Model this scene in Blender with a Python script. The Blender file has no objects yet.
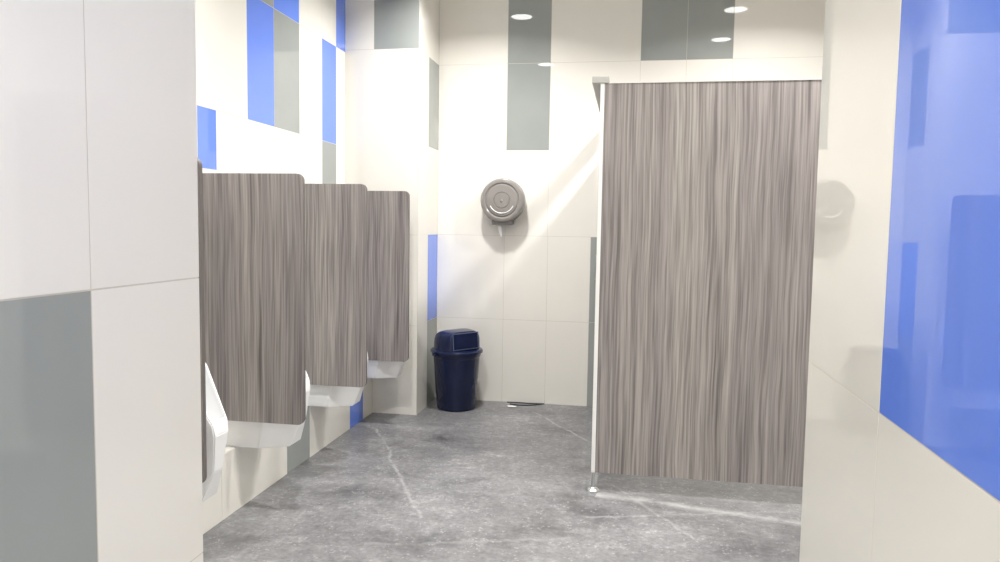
import bpy, bmesh, math, random
from mathutils import Vector, Matrix
random.seed(7)
S = bpy.context.scene
COL = S.collection

# ------------------------------------------------------------------ camera
F_PX, PITCH, YAW, ROLL = 740.6, math.radians(4.276), math.radians(9.786), math.radians(0.872)
cam_data = bpy.data.cameras.new('camera')
cam_data.sensor_width = 36.0
cam_data.lens = F_PX * 36.0 / 1000.0
cam_data.clip_start = 0.02
cam = bpy.data.objects.new('camera', cam_data)
COL.objects.link(cam)
fw = Vector((-math.sin(YAW) * math.cos(PITCH), math.cos(YAW) * math.cos(PITCH), -math.sin(PITCH)))
r0 = Vector((math.cos(YAW), math.sin(YAW), 0))
u0 = r0.cross(fw)
cr, sr = math.cos(ROLL), math.sin(ROLL)
rc = cr * r0 + sr * u0
uc = cr * u0 - sr * r0
M4 = Matrix((rc, uc, -fw)).transposed().to_4x4()
M4.translation = Vector((0, 0, 1.27))
cam.matrix_world = M4
S.camera = cam

# ------------------------------------------------------------------ world, exposure
w = bpy.data.worlds.new('world')
S.world = w
w.use_nodes = True
w.node_tree.nodes['Background'].inputs[0].default_value = (0.9, 0.92, 1.0, 1)
w.node_tree.nodes['Background'].inputs[1].default_value = 0.05
S.view_settings.view_transform = 'Standard'
S.view_settings.look = 'None'
S.view_settings.gamma = 1.0
S.view_settings.use_curve_mapping = False
S.view_settings.exposure = 0.0

LAMP_W = 33.5           # watts of one downlight
LAMP_SPREAD = math.radians(138)
LAMP = 14.0             # glow of the frosted lens itself
CEIL = 3.0
LAMPS = [   # x, y, label
    (-0.92, 4.22, 'round recessed downlight in the ceiling nearest the corner above the trash can'),
    (0.78, 4.22, 'round recessed downlight in the ceiling directly over the toilet stall'),
    (0.78, 3.28, 'round recessed downlight in the ceiling just in front of the stall side panel'),
    (-0.92, 2.40, 'round recessed downlight in the ceiling beside the first two urinals'),
    (-0.12, -0.60, 'added fill downlight in the ceiling, brightening the narrow entry passage'),  # added fill lamp behind the camera, lifts the near entry walls
    (1.95, 2.65, 'added fill downlight in the ceiling in front of the stall by the far right wall'),  # added fill lamp out of view, brightens the lower and farther areas
]
# main dimensions
XU, XC, YB, YR, XP = -1.86, -1.669, 5.208, 4.697, -1.361
XL, YLE = -0.45, 0.722
XR, YRE = 0.20, 0.858
XE = 2.35
YF = -1.3

# ------------------------------------------------------------------ materials
def srgb(r, g, b):
    f = lambda c: (c / 255 / 12.92) if c / 255 <= 0.04045 else ((c / 255 + 0.055) / 1.055) ** 2.4
    return (f(r), f(g), f(b), 1)

class NT:
    def __init__(s, name):
        s.m = bpy.data.materials.new(name)
        s.m.use_nodes = True
        s.t = s.m.node_tree
        s.b = s.t.nodes['Principled BSDF']
    def n(s, kind, **kw):
        nd = s.t.nodes.new(kind)
        for k, v in kw.items():
            if k.startswith('i_'):
                nd.inputs[k[2:].replace('_', ' ')].default_value = v
            else:
                setattr(nd, k, v)
        return nd
    def l(s, a, b):
        s.t.links.new(a, b)
    def coord(s, scale=(1, 1, 1), out='Object'):
        tc = s.n('ShaderNodeTexCoord')
        mp = s.n('ShaderNodeMapping')
        mp.inputs['Scale'].default_value = scale
        s.l(tc.outputs[out], mp.inputs['Vector'])
        return mp.outputs['Vector']
    def noise(s, vec, scale, detail=4, rough=0.5, dist=0.0):
        nd = s.n('ShaderNodeTexNoise')
        s.l(vec, nd.inputs['Vector'])
        nd.inputs['Scale'].default_value = scale
        nd.inputs['Detail'].default_value = detail
        nd.inputs['Roughness'].default_value = rough
        nd.inputs['Distortion'].default_value = dist
        return nd.outputs['Fac']
    def ramp(s, fac, stops):
        nd = s.n('ShaderNodeValToRGB')
        cr = nd.color_ramp
        while len(cr.elements) < len(stops):
            cr.elements.new(0.5)
        for e, (p, c) in zip(cr.elements, stops):
            e.position = p
            e.color = c
        s.l(fac, nd.inputs['Fac'])
        return nd.outputs['Color']
    def mix(s, fac, a, b, mode='MIX'):
        nd = s.n('ShaderNodeMix', data_type='RGBA', blend_type=mode)
        if isinstance(fac, float):
            nd.inputs[0].default_value = fac
        else:
            s.l(fac, nd.inputs[0])
        for v, i in ((a, 6), (b, 7)):
            if isinstance(v, tuple):
                nd.inputs[i].default_value = v
            else:
                s.l(v, nd.inputs[i])
        return nd.outputs[2]
    def math(s, op, a, b=0.0, c=None):
        nd = s.n('ShaderNodeMath', operation=op)
        for i, v in enumerate((a, b) if c is None else (a, b, c)):
            if isinstance(v, (int, float)):
                nd.inputs[i].default_value = v
            else:
                s.l(v, nd.inputs[i])
        return nd.outputs[0]
    def set(s, **kw):
        for k, v in kw.items():
            s.b.inputs[k.replace('_', ' ')].default_value = v
        return s

def tile_mat(name, c1, c2, rough=0.004):
    k = NT(name)
    v = k.coord()
    f = k.noise(v, 3.0, 3)
    k.l(k.ramp(f, [(0.35, c1), (0.65, c2)]), k.b.inputs['Base Color'])
    k.set(Roughness=rough, IOR=1.6)
    return k.m

M = {}
M['cream'] = tile_mat('cream_polished_tile', (0.85, 0.828, 0.77, 1), (0.87, 0.848, 0.79, 1))
M['grey'] = tile_mat('grey_polished_tile', (0.315, 0.338, 0.328, 1), (0.340, 0.363, 0.350, 1))
M['blue'] = tile_mat('blue_polished_tile', (0.145, 0.265, 0.86, 1), (0.155, 0.28, 0.88, 1))
M['grout'] = NT('grout').set(Base_Color=(0.60, 0.56, 0.49, 1), Roughness=0.9).m
M['ceiling'] = NT('ceiling_paint').set(Base_Color=(0.78, 0.77, 0.75, 1), Roughness=0.9).m
M['ceramic'] = NT('white_ceramic').set(Base_Color=(0.90, 0.905, 0.91, 1), Roughness=0.12, IOR=1.5).m
M['alu'] = NT('satin_aluminium').set(Base_Color=(0.80, 0.80, 0.80, 1), Roughness=0.35, Metallic=0.6).m
M['rail'] = NT('dull_aluminium').set(Base_Color=(0.50, 0.50, 0.48, 1), Roughness=0.45, Metallic=0.5).m
M['steel'] = NT('brushed_steel').set(Base_Color=(0.62, 0.62, 0.62, 1), Roughness=0.28, Metallic=1.0).m
M['white_plastic'] = NT('white_plastic').set(Base_Color=(0.85, 0.85, 0.84, 1), Roughness=0.4).m
M['dark_plastic'] = NT('dark_plastic').set(Base_Color=(0.04, 0.04, 0.045, 1), Roughness=0.5).m
M['grey_plastic'] = NT('grey_smoked_plastic').set(Base_Color=(0.25, 0.235, 0.222, 1), Roughness=0.2).m
M['grey_plastic_dark'] = NT('dark_grey_plastic').set(Base_Color=(0.16, 0.15, 0.14, 1), Roughness=0.3).m
M['paper'] = NT('white_paper').set(Base_Color=(0.9, 0.9, 0.88, 1), Roughness=0.9).m

def navy():
    k = NT('navy_plastic')
    f = k.noise(k.coord((1, 1, 0.4)), 9.0, 4)
    k.l(k.ramp(f, [(0.3, (0.004, 0.009, 0.045, 1)), (0.7, (0.007, 0.015, 0.065, 1))]), k.b.inputs['Base Color'])
    k.set(Roughness=0.16, IOR=1.5)
    return k.m
M['navy'] = navy()
M['navy_trim'] = NT('blue_grey_plastic_trim').set(Base_Color=(0.10, 0.13, 0.22, 1), Roughness=0.35).m

def laminate():
    k = NT('grey_wood_laminate')
    geo = k.n('ShaderNodeTexCoord')
    # slow sideways wander of the grain with height
    wv = k.coord((2.6, 2.6, 0.8))
    wn = k.noise(wv, 1.6, 2)
    off = k.math('MULTIPLY', k.math('SUBTRACT', wn, 0.5), 0.035)
    sep = k.n('ShaderNodeSeparateXYZ')
    k.l(geo.outputs['Object'], sep.inputs[0])
    x = k.math('ADD', sep.outputs['X'], off)
    x = k.math('ADD', x, k.math('MULTIPLY', sep.outputs['Y'], 0.7))
    cmb = k.n('ShaderNodeCombineXYZ')
    k.l(x, cmb.inputs['X'])
    k.l(k.math('MULTIPLY', sep.outputs['Z'], 0.018), cmb.inputs['Z'])
    info = k.n('ShaderNodeObjectInfo')
    k.l(k.math('MULTIPLY', info.outputs['Random'], 7.0), cmb.inputs['Y'])
    v = cmb.outputs[0]
    broad = k.noise(v, 9.0, 2, 0.5)
    mid = k.noise(v, 30.0, 3, 0.55)
    fine = k.noise(v, 125.0, 2, 0.6)
    base = k.ramp(broad, [(0.30, srgb(133, 127, 127)), (0.5, srgb(149, 143, 141)), (0.72, srgb(161, 156, 151))])
    m = k.ramp(mid, [(0.30, (0.50, 0.49, 0.50, 1)), (0.40, (0.88, 0.87, 0.88, 1)), (0.6, (1.0, 1.0, 1.0, 1)), (0.78, (1.14, 1.14, 1.13, 1))])
    fi = k.ramp(fine, [(0.34, (0.66, 0.65, 0.66, 1)), (0.5, (0.97, 0.97, 0.97, 1)), (0.64, (1.24, 1.24, 1.23, 1))])
    c = k.mix(1.0, base, m, 'MULTIPLY')
    c = k.mix(1.0, c, fi, 'MULTIPLY')
    k.l(c, k.b.inputs['Base Color'])
    k.set(Roughness=0.38, IOR=1.45)
    return k.m
M['laminate'] = laminate()
M['laminate_edge'] = NT('dark_laminate_edge').set(Base_Color=(0.13, 0.115, 0.11, 1), Roughness=0.5).m

def floor_mat():
    k = NT('worn_dark_concrete')
    v = k.coord()
    big = k.noise(v, 1.1, 5, 0.6, 0.6)
    vst = k.coord((1.0, 1.35, 1.0))
    cloud = k.noise(vst, 1.9, 8, 0.66, 0.3)
    fine = k.noise(v, 45.0, 4, 0.7)
    c = k.ramp(cloud, [(0.33, (0.10, 0.10, 0.104, 1)), (0.45, (0.175, 0.175, 0.180, 1)), (0.58, (0.215, 0.215, 0.22, 1)), (0.72, (0.30, 0.30, 0.30, 1))])
    c = k.mix(1.0, c, k.ramp(big, [(0.3, (0.82, 0.82, 0.83, 1)), (0.65, (1.12, 1.12, 1.12, 1))]), 'MULTIPLY')
    mot = k.noise(v, 17.0, 5, 0.75)
    c = k.mix(1.0, c, k.ramp(mot, [(0.34, (0.84, 0.84, 0.85, 1)), (0.52, (1.0, 1.0, 1.0, 1)), (0.66, (1.30, 1.30, 1.29, 1))]), 'MULTIPLY')
    c = k.mix(1.0, c, k.ramp(fine, [(0.3, (0.78, 0.78, 0.78, 1)), (0.7, (1.22, 1.22, 1.22, 1))]), 'MULTIPLY')
    # pale aggregate flecks, mostly in the middle of the room
    vo = k.n('ShaderNodeTexVoronoi', feature='F1')
    k.l(v, vo.inputs['Vector'])
    vo.inputs['Scale'].default_value = 52.0
    fl = k.math('LESS_THAN', vo.outputs['Distance'], 0.26)
    pt = k.math('GREATER_THAN', k.noise(v, 13.0, 4), 0.53)
    fl = k.math('MULTIPLY', k.math('MULTIPLY', fl, pt), 0.32)
    c = k.mix(fl, c, (0.50, 0.50, 0.50, 1))
    # pale scuffed lines across the floor
    sep = k.n('ShaderNodeSeparateXYZ')
    k.l(v, sep.inputs[0])
    wob = k.math('MULTIPLY', k.math('SUBTRACT', k.noise(v, 2.2, 6, 0.75), 0.5), 0.12)
    brk = k.math('SMOOTH_MIN', k.math('MAXIMUM', k.math('MULTIPLY', k.math('SUBTRACT', k.noise(v, 9.0, 5, 0.7), 0.30), 3.6), 0.0), 1.0, 0.1)
    def line(c, x0, y0, x1, y1, wd, amt):
        L = math.hypot(x1 - x0, y1 - y0)
        dx, dy = (x1 - x0) / L, (y1 - y0) / L
        X = k.math('SUBTRACT', sep.outputs['X'], x0)
        Y = k.math('SUBTRACT', sep.outputs['Y'], y0)
        al = k.math('ADD', k.math('MULTIPLY', X, dx), k.math('MULTIPLY', Y, dy))
        ac = k.math('ADD', k.math('SUBTRACT', k.math('MULTIPLY', X, dy), k.math('MULTIPLY', Y, dx)), wob)
        near = k.math('SUBTRACT', 1.0, k.math('DIVIDE', k.math('ABSOLUTE', ac), wd))
        near = k.math('MAXIMUM', near, 0.0)
        ins = k.math('MULTIPLY', k.math('GREATER_THAN', al, 0.0), k.math('LESS_THAN', al, L))
        f = k.math('MULTIPLY', k.math('MULTIPLY', near, ins), k.math('MULTIPLY', brk, amt))
        return k.mix(f, c, (0.42, 0.42, 0.42, 1))
    c = line(c, -1.50, 4.33, -0.86, 3.02, 0.014, 0.55)
    c = line(c, -0.62, 4.98, -0.10, 4.20, 0.013, 0.6)
    c = line(c, -0.12, 3.47, 1.10, 3.27, 0.045, 0.95)
    c = line(c, -0.15, 3.18, 0.75, 3.45, 0.016, 0.5)
    c = line(c, -0.05, 3.62, 0.30, 3.05, 0.014, 0.5)
    c = line(c, -1.00, 2.72, -0.2, 2.95, 0.016, 0.3)
    k.l(c, k.b.inputs['Base Color'])
    k.l(k.ramp(cloud, [(0.3, (0.30, 0.30, 0.30, 1)), (0.7, (0.5, 0.5, 0.5, 1))]), k.b.inputs['Roughness'])
    bp = k.n('ShaderNodeBump')
    bp.inputs['Strength'].default_value = 0.12
    bp.inputs['Distance'].default_value = 0.01
    k.l(cloud, bp.inputs['Height'])
    k.l(bp.outputs[0], k.b.inputs['Normal'])
    return k.m
M['floor'] = floor_mat()

def emit(name, col, strength):
    k = NT(name)
    k.b.inputs['Base Color'].default_value = (0.9, 0.9, 0.9, 1)
    k.b.inputs['Emission Color'].default_value = col
    k.b.inputs['Emission Strength'].default_value = strength
    return k.m
M['lens'] = emit('lit_lamp_lens', (1.0, 0.985, 0.97, 1), LAMP)

# ------------------------------------------------------------------ helpers
def obj(name, bm, mats, parent=None, smooth=False, loc=None):
    if not isinstance(mats, (list, tuple)):
        mats = [mats]
    me = bpy.data.meshes.new(name)
    bmesh.ops.recalc_face_normals(bm, faces=bm.faces[:])
    bm.to_mesh(me)
    bm.free()
    for m in mats:
        me.materials.append(m)
    if smooth:
        me.shade_smooth()
        if hasattr(me, 'set_sharp_from_angle'):
            me.set_sharp_from_angle(angle=math.radians(smooth if smooth is not True else 40))
    o = bpy.data.objects.new(name, me)
    COL.objects.link(o)
    if loc:
        o.location = loc
    if parent:
        o.parent = parent
    return o

def box(bm, x0, x1, y0, y1, z0, z1, mi=0):
    v = [bm.verts.new(p) for p in ((x0, y0, z0), (x1, y0, z0), (x1, y1, z0), (x0, y1, z0),
                                   (x0, y0, z1), (x1, y0, z1), (x1, y1, z1), (x0, y1, z1))]
    for q in ((0, 3, 2, 1), (4, 5, 6, 7), (0, 1, 5, 4), (1, 2, 6, 5), (2, 3, 7, 6), (3, 0, 4, 7)):
        bm.faces.new([v[i] for i in q]).material_index = mi
    return v

def bevel_all(bm, off, seg=2):
    bmesh.ops.bevel(bm, geom=bm.edges[:], offset=off, segments=seg, affect='EDGES', profile=0.5)

def lathe(bm, prof, n=48, mi=0, cx=0, cy=0):
    rings = []
    for r, z in prof:
        if r < 1e-6:
            rings.append([bm.verts.new((cx, cy, z))])
        else:
            rings.append([bm.verts.new((cx + r * math.cos(2 * math.pi * i / n), cy + r * math.sin(2 * math.pi * i / n), z)) for i in range(n)])
    for a, b in zip(rings, rings[1:]):
        for i in range(n):
            j = (i + 1) % n
            if len(a) == 1 and len(b) == 1:
                continue
            if len(a) == 1:
                f = bm.faces.new((a[0], b[i], b[j]))
            elif len(b) == 1:
                f = bm.faces.new((a[i], b[0], a[j]))
            else:
                f = bm.faces.new((a[i], b[i], b[j], a[j]))
            f.material_index = mi

def tube(bm, pts, r, n=8):
    rings = []
    pts = [Vector(p) for p in pts]
    for i, p in enumerate(pts):
        d = (pts[min(i + 1, len(pts) - 1)] - pts[max(i - 1, 0)]).normalized()
        a = d.cross(Vector((0, 0, 1)))
        if a.length < 1e-3:
            a = Vector((1, 0, 0))
        a.normalize()
        b = d.cross(a)
        rings.append([bm.verts.new(p + r * (a * math.cos(2 * math.pi * k / n) + b * math.sin(2 * math.pi * k / n))) for k in range(n)])
    for a, b in zip(rings, rings[1:]):
        for k in range(n):
            bm.faces.new((a[k], a[(k + 1) % n], b[(k + 1) % n], b[k]))
    bm.faces.new(rings[0][::-1])
    bm.faces.new(rings[-1])

def thing(name, label, cat, loc=(0, 0, 0), rz=0.0, group=None):
    o = bpy.data.objects.new(name, None)
    COL.objects.link(o)
    o.location = loc
    o.rotation_euler = (0, 0, rz)
    o['label'] = label
    o['category'] = cat
    if group:
        o['group'] = group
    return o

def tag(o, label, cat, group=None):
    o['label'] = label
    o['category'] = cat
    if group:
        o['group'] = group
    return o

def struct(o, label, cat='wall'):
    o['kind'] = 'structure'
    o['label'] = label
    o['category'] = cat
    return o

MI = {'c': 1, 'g': 2, 'b': 3}
TILEMATS = [M['grout'], M['cream'], M['grey'], M['blue']]
def face_tiles(bm, axis, pos, sgn, rows, gap=0.0011, th=0.0012):
    """polished tiles laid on a wall face; axis 'x' or 'y' is the face's normal, the tiles' outer skin lies at pos"""
    for z0, z1, breaks, kinds in rows:
        for i in range(len(breaks) - 1):
            kd = kinds.get(i, 'c') if isinstance(kinds, dict) else kinds
            a, b = breaks[i] + gap, breaks[i + 1] - gap
            c, d = z0 + gap, z1 - gap
            p0, p1 = sorted((pos, pos - sgn * th))
            if axis == 'x':
                box(bm, p0, p1, a, b, c, d, MI[kd])
            else:
                box(bm, a, b, p0, p1, c, d, MI[kd])

def grid(a, b, step, start=None):
    out = [a]
    x = (start if start is not None else a + step)
    while x < b - 0.03:
        if x > a + 0.03:
            out.append(x)
        x += step
    out.append(b)
    return out
T = 0.0012

# ------------------------------------------------------------------ structure
bm = bmesh.new()
box(bm, -2.1, XE + 0.15, YF - 0.15, YB + 0.15, -0.12, 0.0)
struct(obj('floor', bm, M['floor']), 'worn dark grey concrete floor with pale scuffs and flecks', 'floor')
bm = bmesh.new()
box(bm, -2.1, XE + 0.15, YF - 0.15, YB + 0.15, CEIL, CEIL + 0.12)
struct(obj('ceiling', bm, M['ceiling']), 'plain off white ceiling above the tiled walls', 'ceiling')

# back wall
bm = bmesh.new()
box(bm, XP - 0.0, XE + 0.12, YB + T - 0.001, YB + 0.12, 0, CEIL)
lo = [XP, -0.872, -0.561, -0.26, 0.045, 0.35, 0.65, 1.25, 1.85, XE]
up = [XP, -0.867, -0.565, 0.047, 0.35, 0.65, 1.25, 1.85, XE]
face_tiles(bm, 'y', YB, -1, [
    (0, 0.6, lo, {3: 'g'}), (0.6, 1.2, lo, {3: 'g'}),
    (1.2, 2.4, up[:2], {}), (1.2, 1.8, up[1:3], {}), (1.8, 2.4, up[1:3], 'g'), (1.2, 2.4, up[2:], {}),
    (2.4, CEIL, up, {1: 'g', 3: 'g', 4: 'g'})])
struct(obj('wall_back', bm, TILEMATS), 'cream tiled far wall with tall grey tile inserts')

# boxed-out corner beside the bin
bm = bmesh.new()
box(bm, XU - 0.1, XP - T + 0.001, YR + T - 0.001, YB + 0.12, 0, CEIL)
rb = [XU, -1.664, XP]
face_tiles(bm, 'y', YR, -1, [(0, 0.6, [XU, XP], {}), (0.6, 1.2, [XU, XP], {}), (1.2, 2.4, [XU, XP], {}), (2.4, CEIL, rb, {1: 'g'})])
pb = [YR + 0.0045, 4.945, YB - 0.0005]
face_tiles(bm, 'x', XP, 1, [(0, 0.6, pb, {1: 'g'}), (0.6, 1.2, pb, {1: 'b'}), (1.2, 1.8, pb, {}), (1.8, 2.4, pb, {1: 'g'}), (2.4, CEIL, pb, {})])
struct(obj('wall_corner', bm, TILEMATS), 'boxed out cream corner with grey and blue inserts beside the trash can')

# wall that carries the urinals
bm = bmesh.new()
box(bm, XU - 0.1, XU - T + 0.001, YLE, YR + T, 0, CEIL)
lowb = [YLE, 1.02, 1.62, 2.22, 2.82, 3.43, 3.70, 4.288, 4.516, YR]
face_tiles(bm, 'x', XU, 1, [
    (0.29, 0.6, lowb, {5: 'g', 7: 'b'}), (0.6, 1.2, lowb, {5: 'g', 7: 'b'}),
    (1.2, 1.503, [YLE, 1.02, 1.62, 2.22, 2.985, 3.136, 3.42, 3.70, 4.005, 4.32, 4.54, YR], {9: 'g'}),
    (1.503, 1.772, [YLE, 1.02, 1.62, 2.22, 2.985, 3.136, 3.42, 3.70, 4.005, 4.32, 4.54, YR], {4: 'b', 9: 'g'}),
    (1.772, 2.385, [YLE, 1.02, 1.62, 2.22, 2.985, 3.42, 3.70, 4.005, 4.32, 4.54, YR], {5: 'b', 6: 'g', 8: 'b'}),
    (2.385, CEIL, [YLE, 1.02, 1.62, 2.22, 2.985, 3.42, 3.70, 4.005, 4.32, 4.54, YR], {5: 'g', 6: 'b', 9: 'b'})])
struct(obj('wall_left', bm, TILEMATS), 'bright cream tiled wall behind the urinals with blue and grey inserts')
# low tiled ledge under the urinals
bm = bmesh.new()
box(bm, XU, XC - T, YLE, YR, 0, 0.285 - T)
face_tiles(bm, 'x', XC, 1, [(0, 0.285, lowb, {5: 'g', 7: 'b'})])
for i in range(len(lowb) - 1):
    box(bm, XU + 0.001, XC - T - 0.001, lowb[i] + 0.0011, lowb[i + 1] - 0.0011, 0.285 - T, 0.285, MI[{5: 'g', 7: 'b'}.get(i, 'c')])
struct(obj('trim_1', bm, TILEMATS), 'low tiled ledge along the floor under the urinals', 'ledge')

# left entry wall block
bm = bmesh.new()
box(bm, XU - 0.1, XL - T + 0.001, YF, YLE - T, 0, CEIL)
eb = [YF, -0.64, -0.04, 0.56, YLE]
face_tiles(bm, 'x', XL, 1, [(0, 0.31, eb, {}), (0.31, 0.61, eb, {2: 'g'}), (0.61, 0.908, eb, {2: 'g'}), (0.908, 1.21, eb, {2: 'g'}), (1.21, 2.41, eb, {}), (2.41, CEIL, eb, {})], 0.0007)
face_tiles(bm, 'y', YLE, 1, [(0, 1.21, grid(XU, XL - 0.0045, 0.6), {}), (1.21, 2.41, grid(XU, XL - 0.0045, 0.6), {}), (2.41, CEIL, grid(XU, XL - 0.0045, 0.6), {})])
struct(obj('wall_entry_left', bm, TILEMATS), 'near cream tiled entry wall at left edge with large grey insert')

# right entry wall block
bm = bmesh.new()
box(bm, XR + T - 0.001, XE, YF, YRE - T, 0, CEIL)
eb = [YF, -0.58, 0.02, 0.623, YRE]
face_tiles(bm, 'x', XR, -1, [(0, 1.126, eb, {}), (1.126, 2.326, eb, {2: 'b'}), (2.326, CEIL, eb, {2: 'b'})], 0.0007)
face_tiles(bm, 'y', YRE, 1, [(0, 1.2, grid(XR + 0.0045, XE, 0.6), {}), (1.2, 2.4, grid(XR + 0.0045, XE, 0.6), {}), (2.4, CEIL, grid(XR + 0.0045, XE, 0.6), {})])
struct(obj('wall_entry_right', bm, TILEMATS), 'near entry wall at right with glossy blue tiles over cream tiles')

bm = bmesh.new()
box(bm, XE + T - 0.001, XE + 0.12, YRE - 0.1, YB + 0.1, 0, CEIL)
g = grid(YRE, YB, 0.6)
face_tiles(bm, 'x', XE, -1, [(0, 1.2, g, {}), (1.2, 2.4, g, {}), (2.4, CEIL, g, {})])
struct(obj('wall_right', bm, TILEMATS), 'cream tiled wall at the far right behind the stall')
bm = bmesh.new()
box(bm, XL - 0.1, XR + 0.1, YF - 0.12, YF - T, 0, CEIL)
g = [XL, -0.15, XR]
face_tiles(bm, 'y', YF, 1, [(0, 1.2, g, {}), (1.2, 2.4, g, {}), (2.4, CEIL, g, {})])
struct(obj('wall_front', bm, TILEMATS), 'cream tiled wall closing the entry passage')

# ------------------------------------------------------------------ ceiling lights
for x, y, lab in LAMPS:
    t = thing('ceiling_light', lab, 'ceiling light', (x, y, CEIL), group='recessed ceiling downlights')
    bm = bmesh.new()
    lathe(bm, [(0.086, -0.001), (0.088, -0.010), (0.100, -0.009), (0.106, -0.001), (0.086, -0.001)], 40)
    obj('trim_ring', bm, M['white_plastic'], t, True)
    bm = bmesh.new()
    lathe(bm, [(0, -0.006), (0.086, -0.006), (0.086, -0.002), (0, -0.002)], 40)
    obj('lamp_lens', bm, M['lens'], t)
    ld_ = bpy.data.lights.new('lamp_light', 'AREA')
    ld_.shape = 'DISK'
    ld_.size = 0.165
    ld_.energy = LAMP_W
    ld_.spread = LAMP_SPREAD
    ld_.color = (1.0, 0.98, 0.95)
    lo_ = bpy.data.objects.new('lamp_light', ld_)
    COL.objects.link(lo_)
    lo_.parent = t
    lo_.location = (0, 0, -0.008)

# ------------------------------------------------------------------ urinal screens
ZT, ZB, XO, D0, SP, TH = 1.473, 0.411, -1.337, 2.153, 0.754, 0.018
def rounded_panel(x0, x1, z0, z1, r, th, corners):
    """upright board in the xz plane, thickness along y; corners: which of (x1,z0),(x1,z1) are rounded"""
    pts = [(x0, z0)]
    def arc(cx, cz, a0):
        return [(cx + r * math.cos(a0 + t * math.pi / 2 / 8), cz + r * math.sin(a0 + t * math.pi / 2 / 8)) for t in range(9)]
    pts += arc(x1 - r, z0 + r, -math.pi / 2) + arc(x1 - r, z1 - r, 0) + [(x0, z1)]
    bm = bmesh.new()
    f = [bm.verts.new((x, 0, z)) for x, z in pts]
    b = [bm.verts.new((x, th, z)) for x, z in pts]
    bm.faces.new(f)
    bm.faces.new(b[::-1])
    for i in range(len(pts)):
        j = (i + 1) % len(pts)
        bm.faces.new((f[i], b[i], b[j], f[j])).material_index = 1
    return bm

def make_screen():
    t = thing('urinal_screen', '', 'urinal screen', (XU, D0, 0), group='wood laminate screens between the urinals')
    obj('panel', rounded_panel(0.012, XO - XU, ZB, ZT, 0.03, TH, 0), [M['laminate'], M['laminate_edge']], t)
    for z in (1.405, 0.52):
        bm = bmesh.new()
        box(bm, 0.0, 0.004, -0.022, 0.0, z - 0.03, z + 0.03)
        box(bm, 0.0, 0.062, -0.003, 0.0, z - 0.03, z + 0.03)
        b = obj('bracket', bm, M['white_plastic'], t)
        b['label'] = 'small white wall bracket with a dark screw'
        bm = bmesh.new()
        lathe(bm, [(0, 0), (0.006, 0), (0.006, 0.002), (0, 0.003)], 12)
        bmesh.ops.rotate(bm, verts=bm.verts[:], cent=(0, 0, 0), matrix=Matrix.Rotation(math.pi / 2, 3, 'X'))
        bmesh.ops.translate(bm, verts=bm.verts[:], vec=(0.045, -0.003, z))
        obj('screw', bm, M['steel'], b)
    return t

def copy_thing(root, loc, label):
    r = root.copy()
    COL.objects.link(r)
    r.location = loc
    r['label'] = label
    for ch in list(root.children):
        c = ch.copy()
        COL.objects.link(c)
        c.parent = r
        for g_ in list(ch.children):
            d = g_.copy()
            COL.objects.link(d)
            d.parent = c
    return r

scr = make_screen()
scr_labels = ['nearest grey wood urinal screen, only its thin edge showing past the left entry wall',
              'largest grey wood urinal screen, with white bracket near its top left corner',
              'middle grey wood urinal screen, between the largest one and the farthest one',
              'farthest and smallest looking grey wood urinal screen, beside the boxed out corner']
scr['label'] = scr_labels[0]
for i in (1, 2, 3):
    copy_thing(scr, (XU, D0 + SP * i, 0), scr_labels[i])

# ------------------------------------------------------------------ urinals
def make_urinal():
    t = thing('urinal', '', 'urinal', (XU, D0 + 0.205, 0), group='white faceted wall urinals')
    # outer faceted shell: horizontal sections (z, depth, half width at wall, half width at front)
    secs = [(0.285, 0.415, 0.112, 0.055), (0.390, 0.452, 0.118, 0.030), (0.525, 0.468, 0.120, 0.046),
            (0.565, 0.462, 0.120, 0.050), (0.75, 0.365, 0.120, 0.085), (0.99, 0.170, 0.115, 0.095), (1.02, 0.155, 0.110, 0.090)]
    bm = bmesh.new()
    def ring(z, d, hw, hf, inset=0.0, fr=0.7):
        return [bm.verts.new(p) for p in ((0.0, -hw, z), (d * fr, -hw, z), (d, -hf, z), (d, hf, z), (d * fr, hw, z), (0.0, hw, z))]
    rings = [ring(*s_) for s_ in secs]
    n = 6
    for a, b in zip(rings, rings[1:]):
        for i in range(n):
            j = (i + 1) % n
            bm.faces.new((a[i], a[j], b[j], b[i]))
    bm.faces.new(rings[0][::-1])
    bm.faces.new(rings[-1])
    # hollow the sloping front into a bowl
    bm.faces.ensure_lookup_table()
    fr = [f for f in bm.faces if all(v.co.x > 0.12 for v in f.verts) and 0.58 < f.calc_center_median().z < 0.95 and abs(f.calc_center_median().y) < 0.02]
    bmesh.ops.recalc_face_normals(bm, faces=bm.faces[:])
    ins = bmesh.ops.inset_region(bm, faces=fr, thickness=0.014, depth=0.0)
    vs = set(v for f in fr for v in f.verts)
    for v in vs:
        v.co.x -= 0.0
    ext = bmesh.ops.inset_region(bm, faces=fr, thickness=0.012, depth=0.0)
    vs = set(v for f in fr for v in f.verts)
    for v in vs:
        lowk = max(0.0, min(1.0, (0.9 - v.co.z) / 0.3))
        v.co.x -= 0.05 + 0.13 * lowk
        v.co.z -= 0.16 * lowk
    bmesh.ops.bevel(bm, geom=[e for e in bm.edges if e.calc_face_angle(0) > 0.15], offset=0.004, segments=2, affect='EDGES')
    obj('bowl', bm, M['ceramic'], t, 12)
    bm = bmesh.new()
    lathe(bm, [(0.0, 0.0), (0.036, 0.0), (0.036, 0.05), (0.030, 0.058), (0.0, 0.058)], 24)
    bmesh.ops.translate(bm, verts=bm.verts[:], vec=(0.075, 0, 1.02))
    obj('flush_valve', bm, M['steel'], t, True)
    return t
uri = make_urinal()
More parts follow.
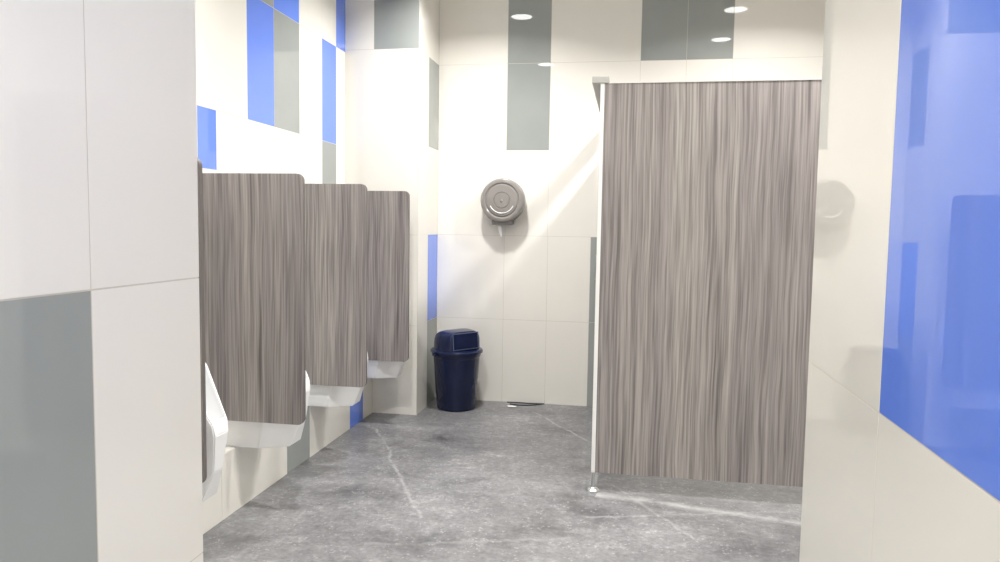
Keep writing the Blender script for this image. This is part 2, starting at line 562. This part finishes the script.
uri_labels = ['nearest white urinal, its pointed front showing past the left entry wall',
              'white urinal behind the largest wood screen, its underside showing below it',
              'white urinal behind the middle wood screen, beside the blue floor level tile',
              'farthest white urinal, between the last wood screen and the boxed out corner']
uri['label'] = uri_labels[0]
for i in (1, 2, 3):
    copy_thing(uri, (XU, D0 + SP * i + (0.146 if i < 3 else 0.158), 0), uri_labels[i])

# ------------------------------------------------------------------ toilet stall
YS, XS, STZ, SBZ = 3.516, -0.147, 1.933, 0.093
stall = thing('toilet_stall', 'tall grey striped wood laminate toilet stall with white metal edge on a round foot', 'toilet stall', (XS, YS, 0))
bm = bmesh.new()
box(bm, 0.018, XE - XS - 0.004, 0.0, 0.022, SBZ, STZ)
obj('side_panel', bm, [M['laminate']], stall)
bm = bmesh.new()
box(bm, 0.0, 0.018, -0.003, 0.03, SBZ, STZ)
obj('edge_trim', bm, M['white_plastic'], stall)['label'] = 'white metal strip along the panel edge'
bm = bmesh.new()
box(bm, 0.018, XE - XS - 0.004, -0.002, 0.024, STZ, STZ + 0.006)
obj('top_trim', bm, M['alu'], stall)
bm = bmesh.new()   # rail over the stall front, running back to the far wall
box(bm, -0.040, 0.040, -0.006, YB - YS - 0.002, STZ, STZ + 0.034)
bevel_all(bm, 0.004, 2)
obj('head_rail', bm, M['rail'], stall)
bm = bmesh.new()
lathe(bm, [(0, 0), (0.031, 0), (0.031, 0.004), (0.024, 0.011), (0.012, 0.014), (0.009, 0.017), (0.009, SBZ + 0.004), (0, SBZ + 0.004)], 28, 0, 0.009, 0.013)
obj('foot', bm, M['steel'], stall, 30)['label'] = 'slim steel post with a round floor flange'
bm = bmesh.new()
box(bm, -0.002, 0.020, 0.032, 0.98, 0.10, STZ)
obj('front_panel', bm, [M['laminate']], stall)
bm = bmesh.new()
box(bm, -0.002, 0.020, 0.99, YB - YS - 0.02, 0.10, 1.80)
dr = obj('door', bm, [M['laminate']], stall)
bm = bmesh.new()
tube(bm, [(-0.002, 1.06, 0.95), (-0.045, 1.06, 0.95), (-0.045, 1.06, 1.10), (-0.002, 1.06, 1.10)], 0.007, 10)
obj('handle', bm, M['steel'], dr, True)
for z in (0.35, 1.55):
    bm = bmesh.new()
    box(bm, -0.012, 0.030, YB - YS - 0.035, YB - YS - 0.001, z - 0.05, z + 0.05)
    obj('hinge', bm, M['steel'], dr)

# ------------------------------------------------------------------ trash can
CX, CY = -1.152, 4.960
can = thing('trash_can', 'small dark navy plastic trash can with hooded swing lid in the far corner', 'trash can', (CX, CY, 0), math.radians(50))
can.scale = (1.05, 1.05, 1.02)
bm = bmesh.new()
lathe(bm, [(0.0, 0.004), (0.118, 0.0), (0.126, 0.006), (0.131, 0.05), (0.1325, 0.052), (0.152, 0.352), (0.154, 0.354), (0.160, 0.375), (0.160, 0.392), (0.155, 0.395),
           (0.150, 0.392), (0.148, 0.36), (0.122, 0.02), (0.0, 0.018)], 64)
obj('body', bm, M['navy'], can, 35)
bm = bmesh.new()
lathe(bm, [(0.150, 0.396), (0.168, 0.386), (0.172, 0.388), (0.173, 0.400), (0.166, 0.409), (0.146, 0.414), (0.144, 0.405), (0.150, 0.396)], 64)
ld = obj('lid_rim', bm, M['navy'], can, 35)
# hood: flat front where the flap is (local -y), rounded top and back
bm = bmesh.new()
R, HT, Z0 = 0.150, 0.135, 0.405
ys = [-0.100] + [-0.100 + 0.250 * t / 16 for t in range(1, 17)]
prev = None
NS = 20
first = None
for yy in ys:
    W = math.sqrt(max(R * R - yy * yy, 1e-5))
    if yy <= 0.0:
        H = HT * (1 - 0.04 * (-yy / 0.1))
    else:
        H = HT * max(1 - (yy / (R * 1.0)) ** 2.2, 0.0) ** 0.5
    row = []
    for s_ in range(NS + 1):
        a = math.pi * s_ / NS
        c, sn = math.cos(a), math.sin(a)
        e = 0.42
        row.append(bm.verts.new((W * math.copysign(abs(c) ** e, c), yy + (0.012 * abs(sn) ** e if yy < -0.09 else 0), Z0 + max(H, 0.004) * abs(sn) ** e)))
    if prev:
        for s_ in range(NS):
            bm.faces.new((prev[s_], row[s_], row[s_ + 1], prev[s_ + 1]))
    else:
        first = row
    prev = row
bm.faces.new(first[::-1])
bm.faces.new(prev)
hood = obj('lid_hood', bm, M['navy'], can, 50)
def strip_frame(bm, x0, x1, z0, z1, wd, y, dy):
    sl = lambda z: y + 0.012 * (z - Z0) / HT
    def bar(ax0, ax1, az0, az1):
        v = []
        for (xx, zz) in ((ax0, az0), (ax1, az0), (ax1, az1), (ax0, az1)):
            v.append(bm.verts.new((xx, sl(zz), zz)))
        u = []
        for (xx, zz) in ((ax0, az0), (ax1, az0), (ax1, az1), (ax0, az1)):
            u.append(bm.verts.new((xx, sl(zz) - dy, zz)))
        bm.faces.new(u)
        bm.faces.new(v[::-1])
        for i in range(4):
            j = (i + 1) % 4
            bm.faces.new((u[i], v[i], v[j], u[j]))
    bar(x0, x1, z0, z0 + wd)
    bar(x0, x1, z1 - wd, z1)
    bar(x0, x0 + wd, z0 + wd, z1 - wd)
    bar(x1 - wd, x1, z0 + wd, z1 - wd)
    return bar
bm = bmesh.new()
strip_frame(bm, -0.104, 0.104, Z0 + 0.010, Z0 + 0.122, 0.006, -0.100, 0.004)
obj('lid_frame', bm, M['navy_trim'], can)['label'] = 'paler outline around the swing flap'
bm = bmesh.new()
bar = strip_frame(bm, -0.093, 0.093, Z0 + 0.020, Z0 + 0.112, 0.003, -0.100, 0.006)
bar(-0.090, 0.090, Z0 + 0.023, Z0 + 0.109)
obj('lid_flap', bm, M['navy'], can)
bm = bmesh.new()   # lifting lugs at the sides of the rim
bm.free()
for sx in (-1, 1):
    bm = bmesh.new()
    box(bm, *sorted((sx * 0.165, sx * 0.184)), -0.02, 0.02, 0.376, 0.391)
    obj('lug', bm, M['navy'], can)

# ------------------------------------------------------------------ toilet paper dispenser
DX, DZ, DR = -0.874, 1.444, 0.154
disp = thing('paper_dispenser', 'round grey plastic jumbo roll paper dispenser on the far wall', 'paper dispenser', (DX, YB, DZ))
def lathe_y(prof, n=56):
    b = bmesh.new()
    lathe(b, prof, n)
    bmesh.ops.rotate(b, verts=b.verts[:], cent=(0, 0, 0), matrix=Matrix.Rotation(math.pi / 2, 3, 'X'))
    return b
obj('back_plate', lathe_y([(0, 0.0005), (DR - 0.006, 0.0005), (DR - 0.006, 0.03), (0, 0.03)]), M['grey_plastic_dark'], disp, 30)
cov = obj('cover', lathe_y([(DR, 0.03), (DR, 0.100), (DR - 0.006, 0.112), (DR - 0.018, 0.118), (DR - 0.030, 0.118), (DR - 0.036, 0.113), (DR - 0.042, 0.113), (DR - 0.048, 0.119),
                     (0.060, 0.124), (0.057, 0.121), (0.053, 0.121), (0.050, 0.125), (0.0, 0.126)]), M['grey_plastic'], disp, 30)
bm = bmesh.new()
box(bm, -0.075, 0.075, -0.105, -0.012, -0.168, -0.10)
bevel_all(bm, 0.008, 2)
obj('paper_chute', bm, M['grey_plastic_dark'], disp, 40)
obj('lock', lathe_y([(0, 0.125), (0.009, 0.125), (0.008, 0.131), (0, 0.132)], 16), M['steel'], cov, True)
bm = bmesh.new()   # curved see-through slot low on the cover
pts = []
for i in range(17):
    a = math.radians(205 + 130 * i / 16)
    pts.append((0.088 * math.cos(a), -0.121, 0.088 * math.sin(a)))
tube(bm, pts, 0.004, 6)
obj('slot', bm, M['white_plastic'], cov, True)['label'] = 'pale curved slot in the grey cover'
bm = bmesh.new()   # torn paper tail
prev = None
for i in range(9):
    t_ = i / 8
    z = -0.15 - 0.10 * t_
    x = -0.030 + 0.022 * t_
    wd = 0.036 * (1 - 0.7 * t_)
    y = -0.055 - 0.014 * math.sin(t_ * 2.5)
    row = [bm.verts.new((x - wd / 2, y, z)), bm.verts.new((x + wd / 2, y - 0.004, z))]
    if prev:
        bm.faces.new((prev[0], prev[1], row[1], row[0]))
    prev = row
obj('paper_tail', bm, M['paper'], disp)

# ------------------------------------------------------------------ litter at the foot of the far wall
bm = bmesh.new()
pts = [(-0.80, 5.135, 0.004), (-0.74, 5.118, 0.004), (-0.68, 5.122, 0.004), (-0.62, 5.150, 0.005), (-0.575, 5.185, 0.006), (-0.562, 5.196, 0.004), (-0.60, 5.194, 0.004), (-0.68, 5.188, 0.004), (-0.76, 5.192, 0.004), (-0.83, 5.188, 0.004)]
tube(bm, pts, 0.0038, 8)
tag(obj('cable', bm, M['dark_plastic']), 'thin black looped cable lying on the floor against the far wall', 'cable')
bm = bmesh.new()
n = 12
vs = [bm.verts.new((-0.775 + (0.030 + 0.010 * random.random()) * math.cos(2 * math.pi * i / n), 5.07 + (0.018 + 0.008 * random.random()) * math.sin(2 * math.pi * i / n), 0.003 + 0.004 * random.random())) for i in range(n)]
c0 = bm.verts.new((-0.775, 5.07, 0.010))
c1 = bm.verts.new((-0.775, 5.07, 0.001))
for i in range(n):
    bm.faces.new((vs[i], vs[(i + 1) % n], c0))
    bm.faces.new((vs[(i + 1) % n], vs[i], c1))
tag(obj('paper_scrap', bm, M['paper']), 'tiny white paper scrap on the floor beside the black cable', 'paper scrap')
